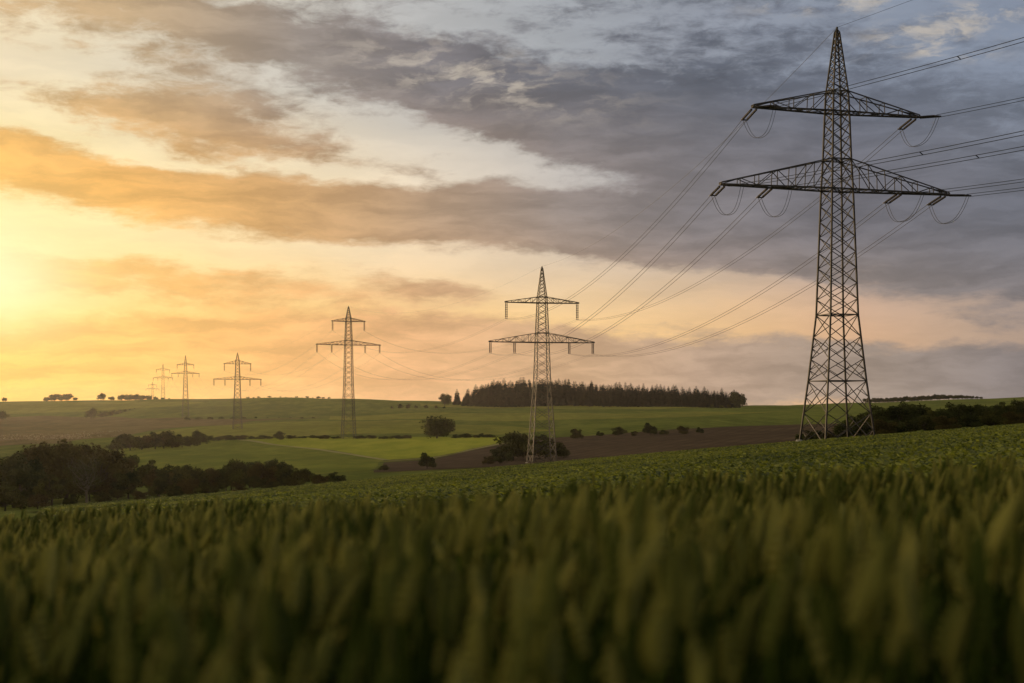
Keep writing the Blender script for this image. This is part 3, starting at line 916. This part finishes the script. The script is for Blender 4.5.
# hedge bushes and lone trees on the far slopes
def far_bush(px, top, d, k, label, group=None, wide=1.0, kind='bush'):
    P = at(px, d)
    pr = PBUSH[k % 3] if kind == 'bush' else PFAR[k % 3]
    return plant(kind, pr, P, 4.0 if kind == 'bush' else 9.2, max(.6, ht(top, P)), wide, label, 'bush' if kind == 'bush' else 'tree', group)
P = at(437, 650)
plant('broadleaf_tree', PFAR[1], P, 9.2, ht(413.5, P), 1.22, 'large lone round tree on the hedge beside the bright field', 'tree')
far_bush(200, 430.5, 610, 0, 'round dark bush at the right end of the left hedge', wide=1.2, kind='broadleaf_tree')
far_bush(280, 431.5, 640, 1, 'small round bush above the bright field, left of third pylon', wide=1.0)
hedge = [(118, 436), (130, 434.5), (142, 434), (155, 433), (164, 431.5), (172, 432.5), (182, 435), (190, 436.5)]
for i, (px, top) in enumerate(hedge):
    far_bush(px, top, 560 + 4 * i, i, f'dark bush in the low hedge behind the thicket, {ORDN[i]} from the left', 'bushes of the left hedge', 1.25)
for i, px in enumerate([214, 226, 240, 252, 264, 292, 303, 314, 325, 336, 360, 372, 384, 396, 407]):
    far_bush(px, 436.0 - (i % 3) * .7, 655 + (i % 4) * 3, i, f'low hedge bush along the top of the bright field, {ORDN[i]} from the left', 'bushes of the field hedge', 2.6)
for i, px in enumerate([456, 466, 476, 484, 491]):
    far_bush(px, 434.5 - (i % 2), 640, i, f'low bush right of the lone tree, {ORDN[i]} from the left', 'bushes right of the lone tree', 2.2)
for i, (px, top, d, k, w) in enumerate([(500, 448, 395, 0, 1.25), (513, 433, 425, 1, 1.1), (528, 431.5, 430, 2, 1.05), (545, 436, 428, 0, 1.1), (556, 443, 420, 1, 1.1), (488, 455, 392, 2, 1.1)]):
    far_bush(px, top, d, k, f'tall dark bush behind the foot of the second pylon, {ORDN[i]} of the clump', 'bushes at the second pylon', w)
far_bush(427, 453.5, 345, 0, 'rounded dark bush at the left corner of the ploughed field', wide=1.15)
far_bush(384, 465, 330, 1, 'small dark bush below the end of the pale track', wide=1.2)
far_bush(577, 427.5, 610, 2, 'single round bush right of the second pylon', wide=1.0)
for i, (px, top) in enumerate([(600, 431.5), (618, 427), (634, 430.5), (650, 423.5), (664, 430), (683, 425), (700, 427.5)]):
    far_bush(px, top, 640, i, f'hedge bush above the ploughed field, {ORDN[i]} from the left', 'bushes above the ploughed field', 1.25)
for i, (px, top) in enumerate([(392, 406), (400, 404), (408, 403.5), (416, 405.2), (426, 405), (436, 405.2), (444, 406.2)]):
    far_bush(px, top, 1560, i, f'grey green bush in the short row on the upper slope, {ORDN[i]} from the left', 'bushes on the upper slope', 1.0)
for i, (px, top) in enumerate([(511, 403.5), (518, 402.5), (523, 404)]):
    far_bush(px, top, 1680, i, f'small bush left of the second pylon on the upper slope, {ORDN[i]} from the left', 'bush trio on the upper slope', .9)
for i, (px, top) in enumerate([(712, 404), (721, 405), (729, 404.5), (738, 403.8)]):
    far_bush(px, top, 1590, i, f'pale low bush below the right end of the wood, {ORDN[i]} from the left', 'bushes below the wood', 1.2)

for i in range(10):
    far_bush(101 + i * 4.8, 412.0 - i * .55, 1500 + i * 22, i, f'tiny hedge bush running up the left slope to the skyline, {ORDN[i]} from the bottom', 'bushes of the slope hedge', 1.3)
for i in range(12):
    far_bush(187 + i * 11.5, 416.9 + .3 * math.sin(i * 2), 1300 + 15 * math.sin(i), i, f'tiny bush on the field boundary above the olive strip, {ORDN[i]} from the left', 'bushes of the upper boundary', 2.2)

# dark thicket right of the nearest pylon
right = [(858, 415, 0), (872, 409, 1), (884, 405, 0), (898, 402.5, 3), (914, 402, 0), (930, 407.5, 1), (944, 407, 0), (958, 402.5, 0), (973, 401.5, 3), (990, 404, 0), (1004, 402, 1), (1020, 399.5, 0), (1040, 397, 3), (1062, 398, 0), (1086, 396, 1), (1112, 394, 0)]
for i, (px, top, k) in enumerate(right):
    P = at(px, 262 + 10 * math.sin(i * 1.9))
    plant('broadleaf_tree', PB[k], P, 6.15, ht(top, P), 1.25, f'dark tree in the thicket right of the nearest pylon, {ORDN[i]} from the left', 'tree', 'trees right of the nearest pylon')
for i, px in enumerate([852, 866, 884, 904, 925, 948, 970, 994, 1016, 1042]):
    P = at(px, 236 + 6 * math.sin(i * 2.1))
    plant('bush', PBUSH[i % 3], P, 4.0, ht(420 - .06 * (px - 850), P), 1.35, f'dark bush at the foot of the right thicket, {ORDN[i]} from the left', 'bush', 'bushes right of the nearest pylon')
for i, px in enumerate([806, 818, 829, 841]):
    P = at(px, 250)
    plant('bush', PBUSH[i % 3], P, 4.0, ht(431, P), 1.2, f'low scrub seen between the legs of the nearest pylon, {ORDN[i]} from the left', 'bush', 'scrub behind the nearest pylon')

# spruce wood on the ridge
def wood_top(px):
    return float(np.interp(px, [462, 470, 480, 500, 530, 560, 600, 650, 700, 730, 745], [395, 388.5, 382.5, 379.5, 377.5, 379.5, 382, 384.5, 387, 389.5, 393]))
far_bush(445, 393.5, 1690, 0, 'small dark conifer standing alone left of the hilltop wood', kind='broadleaf_tree')
P = at(457, 1690); plant('spruce_tree', PSP[2], P, 21.6, ht(388.5, P), 1.25, 'single tall spruce just left of the hilltop wood', 'tree')
SP = 'dark spruce packed among its like in the hilltop wood'
for row, (d, off) in enumerate(((1660, 0), (1690, 1.1), (1725, 2.2))):
    px = 463 + off
    while px < 741:
        P = at(px + random.uniform(-.9, .9), d + random.uniform(-8, 8))
        top = wood_top(px) + random.choice([0, 1, 2, 3.2, 4.5, 1.5, -1.6, 2.5])
        plant('spruce_tree', random.choice(PSP), P, 21.6, ht(top, P), random.uniform(1.05, 1.5), SP, 'tree', 'spruces of the hilltop wood')
        px += random.uniform(3.0, 5.0)
P = at(738, 1640); plant('broadleaf_tree', PFAR[0], P, 9.3, ht(391, P), 1.1, 'rounded broadleaf tree closing the right end of the hilltop wood', 'tree')

# skyline trees at left and right
for i, (px, top, k, w) in enumerate([(-8, 396.5, 1, 1.3), (4, 397.5, 0, 1.3), (47, 396.5, 1, 1.3), (54, 394, 0, 1.2), (61, 393.5, 2, 1.3), (68, 393.5, 0, 1.3), (75, 397, 1, 1.3)]):
    far_bush(px, top, 1985, k, f'dark tree in the leftmost clump on the left skyline, {ORDN[i]} from the left', 'left skyline clump', w, 'broadleaf_tree')
far_bush(101, 393, 1985, 0, 'round tree standing between the two clumps on the left skyline', wide=1.15, kind='broadleaf_tree')
for i, (px, top, k, w) in enumerate([(112, 396, 1, 1.4), (121, 394.5, 0, 1.3), (128, 394, 2, 1.4), (135, 394, 0, 1.4), (142, 394.5, 1, 1.4), (149, 395, 2, 1.4), (156, 396.5, 0, 1.4), (163, 397.2, 1, 1.5), (169, 398, 2, 1.5)]):
    far_bush(px, top, 1985, k, f'dark tree in the long row under the far pylons, {ORDN[i]} from the left', 'skyline row under the far pylons', w, 'broadleaf_tree')
far_bush(91, 408, 1440, 0, 'small lone tree on the left slope below the skyline', wide=1.1, kind='broadleaf_tree')
far_bush(1, 411.5, 1440, 1, 'small dark bush at the left edge on the upper slope', wide=1.1)
for i in range(16):
    px = 248 + i * 5.4
    far_bush(px, 396.8 + .8 * math.sin(i * 2.7), 1990, i, f'tiny bush on the skyline between fourth and third pylon, {ORDN[i]} from the left', 'tiny skyline bushes', 1.8)
for i in range(26):
    px = 866 + i * 4.6
    top = float(np.interp(px, [866, 900, 940, 970, 990], [398.3, 396.5, 394.2, 395.5, 397])) + random.uniform(-.5, .5)
    far_bush(px, top, 1985, i, 'small tree in the long dark row on the right skyline', 'trees on the right skyline', 1.5, 'broadleaf_tree')

# pale dry scrub on the brown slope at far left
def scrub():
    n = 420
    C = []
    for _ in range(n):
        p = at(rng.normal(38, 26), rng.uniform(820, 1000)); C.append(p)
    pts = []
    for c in C:
        k = 14
        pts.append(np.array(c)[None] + rng.normal(0, 1, (k, 3)) * np.array((.9, .9, .5)) + np.array((0, 0, .7)))
    V, Q = leaf_quads(np.concatenate(pts), .5)
    o = link('dry_scrub', mesh_np('dry_scrub', V, Q, tint=np.repeat(rng.uniform(0, 1, len(V) // 4), 4)), [M['pale_shrub']])
    tag(o, 'pale dry scrub speckling the brown slope at far left', 'scrub', kind='stuff')
scrub()

# ------------------------------------------------------------------ haze
bm_v = []
x0, x1, y0, y1, z0, z1 = -4800, 4800, -120, 3700, ZMIN - 1.5, 52.0
V = [(x, y, z) for z in (z0, z1) for y in (y0, y1) for x in (x0, x1)]
Q = [(0, 2, 3, 1), (4, 5, 7, 6), (0, 1, 5, 4), (2, 6, 7, 3), (0, 4, 6, 2), (1, 3, 7, 5)]
m, k, out = new_mat('evening_haze')
pv = k.node('ShaderNodeVolumePrincipled')
pv.inputs['Color'].default_value = (0.92, 0.90, 0.88, 1)
pv.inputs['Density'].default_value = 0.000016
pv.inputs['Anisotropy'].default_value = 0.72
k.l.new(pv.outputs[0], out.inputs['Volume'])
hz = link('haze', mesh_np('haze', V, Q), [m])
tag(hz, 'thin warm evening haze over the whole valley', 'haze', kind='stuff')

# ------------------------------------------------------------------ sky
SUN_AZ = math.radians(-20.0); SUN_EL = math.radians(5.0)
w = bpy.data.worlds.new('World'); S.world = w; w.use_nodes = True
w.node_tree.nodes.clear()
k = N(w.node_tree)
out = k.node('ShaderNodeOutputWorld'); bg = k.node('ShaderNodeBackground')
tc = k.node('ShaderNodeTexCoord')
sep = k.node('ShaderNodeSeparateXYZ'); k.l.new(tc.outputs['Generated'], sep.inputs[0])
A = k.math('MULTIPLY', k.math('ARCTAN2', sep.outputs[0], sep.outputs[1]), F)
E = k.math('MULTIPLY', k.math('ARCSINE', sep.outputs[2]), F)
def AE(px, py):
    a = math.atan((px - HX) / F)
    return a * F, math.atan((HY - py) / F * math.cos(a)) * F
AEV = k.xyz(A, E, 0.0)
# large and small warps make ragged cloud edges
w1 = k.noise(k.mapping(AEV, sc=(1 / 190, 1 / 75, 1), rot=(0, 0, .12)), 1.0, 6, .62)
w2 = k.noise(k.mapping(AEV, loc=(7.3, 2.1, 0), sc=(1 / 60, 1 / 22, 1), rot=(0, 0, .12)), 1.0, 5, .6)
s1 = k.node('ShaderNodeSeparateColor'); k.l.new(w1[1], s1.inputs[0])
s2 = k.node('ShaderNodeSeparateColor'); k.l.new(w2[1], s2.inputs[0])
def warp(v, a, sa, b, sb):
    t = k.math('MULTIPLY_ADD', k.math('SUBTRACT', a, .5), sa, v)
    return k.math('MULTIPLY_ADD', k.math('SUBTRACT', b, .5), sb, t)
Aw = warp(A, s1.outputs[0], 120, s2.outputs[0], 24)
Ew = warp(E, s1.outputs[1], 40, s2.outputs[1], 9)
WV = k.xyz(Aw, Ew, 0.0)
def blob(px, py, rx, ry, ang, amp, vec=None):
    a, e = AE(px, py)
    m_ = k.mapping(WV if vec is None else vec, loc=(a, e, 0), rot=(0, 0, math.radians(-ang)), sc=(rx, ry, 1), typ='TEXTURE')
    n = k.node('ShaderNodeVectorMath', operation='DOT_PRODUCT'); k.l.new(m_, n.inputs[0]); k.l.new(m_, n.inputs[1])
    return k.math('MULTIPLY', k.math('POWER', 2.71828, k.math('MULTIPLY', n.outputs['Value'], -1.0)), amp)
CLOUDS = [  # px, py, half width, half height, tilt (down to the right), amount
    (300, 40, 190, 26, 10, .62), (430, 78, 150, 30, 14, .60), (560, 115, 150, 42, 10, .70), (690, 135, 170, 55, 2, .65), (880, 120, 150, 60, 0, .52),
    (255, 108, 110, 24, 10, .42), (300, 150, 110, 8, 9, .35), (110, 105, 95, 20, 7, .60), (215, 122, 70, 14, 14, .40), (60, 165, 150, 20, 9, .62), (210, 195, 190, 24, 7, .72), (430, 212, 220, 30, 4, .80), (640, 225, 200, 34, 2, .75),
    (860, 230, 190, 60, 0, .70), (1050, 250, 140, 80, 0, .6), (110, 278, 165, 14, 3, .55), (300, 290, 60, 9, 4, .3), (430, 288, 72, 13, 6, .75), (200, 235, 120, 10, 4, .25),
    (330, 335, 260, 26, 3, .55), (560, 372, 700, 34, 0, .65), (900, 375, 260, 26, 0, .35), (160, 20, 120, 20, 8, .3), (760, 40, 180, 22, 0, .28), (120, 340, 260, 20, 0, .3),
    (120, 375, 330, 34, 0, .5), (40, 30, 150, 22, 4, .28),
    (40, 118, 90, 12, 10, -.35), (130, 152, 120, 9, 10, -.5), (350, 170, 110, 12, 9, -.5), (440, 140, 120, 20, 12, -.60), (570, 175, 90, 14, 10, -.4), (60, 226, 160, 15, 3, -.55), (300, 250, 220, 10, 2, -.5),
    (600, 290, 200, 24, 3, -.75), (760, 305, 140, 16, 4, -.55), (930, 333, 150, 11, 3, -.6), (860, 305, 160, 22, 3, -.4), (130, 310, 150, 8, 1, -.35), (560, 45, 140, 22, 8, -.25), (960, 30, 130, 26, 0, -.3), (10, 60, 110, 30, 0, -.45)]
D = k.math('MULTIPLY_ADD', k.math('SUBTRACT', k.noise(k.mapping(WV, loc=(3.1, 9.7, 0), sc=(1 / 150, 1 / 42, 1), rot=(0, 0, .1)), 1.0, 7, .6)[0], .5), 0.9, .30)
fine = k.noise(k.mapping(k.xyz(k.math('MULTIPLY_ADD', k.math('SUBTRACT', s1.outputs[0], .5), 40, A), k.math('MULTIPLY_ADD', k.math('SUBTRACT', s1.outputs[1], .5), 16, E), 0.0), loc=(5.1, 1.7, 0), sc=(1 / 64, 1 / 20, 1), rot=(0, 0, .13)), 1.0, 8, .64)[0]
D = k.math('MULTIPLY_ADD', k.math('SUBTRACT', fine, .5), 1.5, D)
for b in CLOUDS: D = k.math('ADD', D, blob(*b))
fine2 = k.noise(k.mapping(AEV, loc=(9.4, 6.2, 0), sc=(1 / 30, 1 / 12, 1), rot=(0, 0, .2)), 1.0, 7, .66, .6)[0]
up = k.smooth(E, AE(512, 260)[1], AE(512, 90)[1], .25, .95)
D = k.math('MULTIPLY_ADD', k.math('SUBTRACT', fine2, .5), up, D)
mask = k.smooth(D, .16, .84)
edge = k.math('MULTIPLY', mask, k.math('SUBTRACT', 1.0, mask))
# colours along the azimuth, low / middle / high in the sky
fA = k.math('DIVIDE', k.math('ADD', A, 800.0), 1600.0, clamp=True)
def pos(px): return (AE(px, HY)[0] + 800.0) / 1600.0
def cramp(st): return k.ramp(fA, [(pos(p), lin(c)) for p, c in st])
gap_low = cramp([(-60, (255, 230, 145)), (60, (254, 214, 120)), (200, (251, 203, 117)), (400, (248, 201, 130)), (560, (249, 206, 142)), (700, (240, 197, 143)), (850, (220, 178, 142)), (960, (190, 161, 138)), (1180, (145, 136, 136))])
gap_mid = cramp([(-60, (255, 236, 170)), (60, (255, 232, 170)), (200, (252, 228, 178)), (400, (240, 222, 194)), (560, (203, 195, 187)), (700, (160, 160, 165)), (850, (144, 148, 159)), (1180, (132, 139, 155))])
gap_high = cramp([(-60, (240, 222, 186)), (60, (232, 218, 188)), (200, (212, 204, 188)), (400, (186, 186, 185)), (560, (161, 165, 171)), (700, (147, 153, 165)), (850, (138, 147, 163)), (1180, (127, 138, 158))])
cl_low = cramp([(-60, (252, 196, 92)), (100, (246, 185, 97)), (250, (238, 180, 112)), (400, (222, 172, 124)), (560, (202, 165, 130)), (700, (178, 152, 132)), (850, (155, 139, 127)), (1000, (135, 126, 124)), (1180, (116, 112, 117))])
cl_mid = cramp([(-60, (246, 188, 96)), (120, (234, 176, 96)), (300, (200, 158, 110)), (430, (170, 144, 120)), (560, (142, 131, 126)), (700, (123, 119, 123)), (850, (109, 108, 116)), (1000, (104, 106, 116)), (1180, (98, 102, 115))])
cl_high = cramp([(-60, (206, 172, 126)), (120, (186, 160, 126)), (300, (142, 133, 127)), (430, (118, 115, 119)), (560, (99, 101, 110)), (700, (91, 96, 108)), (850, (99, 105, 119)), (1000, (108, 116, 131)), (1180, (101, 112, 129))])
e_lo, e_mid, e_hi = AE(512, 350)[1], AE(512, 205)[1], AE(512, 70)[1]
t1 = k.smooth(Ew, e_lo, e_mid); t2 = k.smooth(Ew, e_mid, e_hi)
gap = k.mix(t2, k.mix(t1, gap_low, gap_mid), gap_high)
cld = k.mix(t2, k.mix(t1, cl_low, cl_mid), cl_high)
# inner relief of the clouds: thinner and thicker parts
rel = k.noise(k.mapping(WV, loc=(1.2, 4.4, 0), sc=(1 / 95, 1 / 20, 1), rot=(0, 0, .12)), 1.0, 6, .58)[0]
relf = k.smooth(rel, .3, .72, 0.84, 1.22)
relv = k.xyz(relf, relf, relf)
cld = k.mix(1.0, cld, relv, 'MULTIPLY')
veil = k.smooth(k.noise(k.mapping(WV, loc=(2.2, 8.1, 0), sc=(1 / 110, 1 / 24, 1), rot=(0, 0, .14)), 1.0, 6, .6)[0], .3, .7, .93, 1.04)
gap = k.mix(1.0, gap, k.xyz(veil, veil, veil), 'MULTIPLY')
sky = k.mix(mask, gap, cld)
# small cream puffs and lit rims high in the sky
fn2 = k.smooth(k.noise(k.mapping(WV, loc=(8.2, 3.3, 0), sc=(1 / 40, 1 / 15, 1), rot=(0, 0, -.15)), 1.0, 6, .6)[0], .44, .68)
puff = k.math('ADD', blob(955, 22, 62, 15, -8, 1.0, AEV), k.math('ADD', blob(835, 3, 60, 9, 0, .9, AEV), k.math('ADD', blob(935, 48, 46, 9, 8, .8, AEV), blob(470, 78, 130, 26, 10, .7, AEV))))
sky = k.mix(k.math('MULTIPLY', k.math('MINIMUM', puff, .62), fn2), sky, lin((206, 194, 178)))
# the veiled sun: glow just outside the left edge of the view
glow = k.math('ADD', blob(-15, 272, 80, 48, 0, .72, AEV), blob(-10, 285, 170, 75, 0, .18, AEV))
sky = k.mix(k.math('MINIMUM', glow, .92), sky, lin((255, 250, 196)))
# clear air above the cloud deck comes from the physical sky
ns = k.node('ShaderNodeTexSky', sky_type='NISHITA')
ns.sun_disc = False; ns.sun_elevation = SUN_EL; ns.sun_rotation = SUN_AZ
ns.altitude = 300; ns.dust_density = 2.0
nsc = k.mix(1.0, ns.outputs[0], (0.0020, 0.0020, 0.0020, 1), 'MULTIPLY')
sky = k.mix(1.0, sky, nsc, 'ADD')
k.l.new(sky, bg.inputs[0]); bg.inputs[1].default_value = 1.0
k.l.new(bg.outputs[0], out.inputs[0])

ld = bpy.data.lights.new('sun', 'SUN'); ld.energy = 3.4; ld.angle = math.radians(6); ld.color = (1.0, 0.66, 0.34)
lo = bpy.data.objects.new('sun', ld); COL.objects.link(lo)
sv = Vector((math.sin(SUN_AZ) * math.cos(SUN_EL), math.cos(SUN_AZ) * math.cos(SUN_EL), math.sin(SUN_EL)))
lo.rotation_euler = sv.to_track_quat('Z', 'Y').to_euler()

# ------------------------------------------------------------------ camera and render settings
cd = bpy.data.cameras.new('camera'); cam = bpy.data.objects.new('camera', cd); COL.objects.link(cam)
cam.location = (0, 0, 0); cam.rotation_euler = (math.radians(90), 0, 0)
cd.sensor_width = 36; cd.lens = 36 * F / 1024
cd.shift_y = (HY - 341.5) / 1024
cd.clip_start = 0.05; cd.clip_end = 12000
cd.dof.use_dof = True; cd.dof.focus_distance = 170; cd.dof.aperture_fstop = 2.6
S.camera = cam
S.render.resolution_x, S.render.resolution_y = 1024, 683
S.view_settings.view_transform = 'Standard'; S.view_settings.look = 'None'
S.view_settings.exposure = 0; S.view_settings.gamma = 1; S.view_settings.use_curve_mapping = False
cy = S.cycles
cy.use_denoising = True; cy.denoiser = 'OPENIMAGEDENOISE'
cy.max_bounces = 6; cy.diffuse_bounces = 3; cy.transmission_bounces = 4; cy.glossy_bounces = 2; cy.volume_bounces = 1
cy.use_adaptive_sampling = False
cy.sample_clamp_indirect = 4
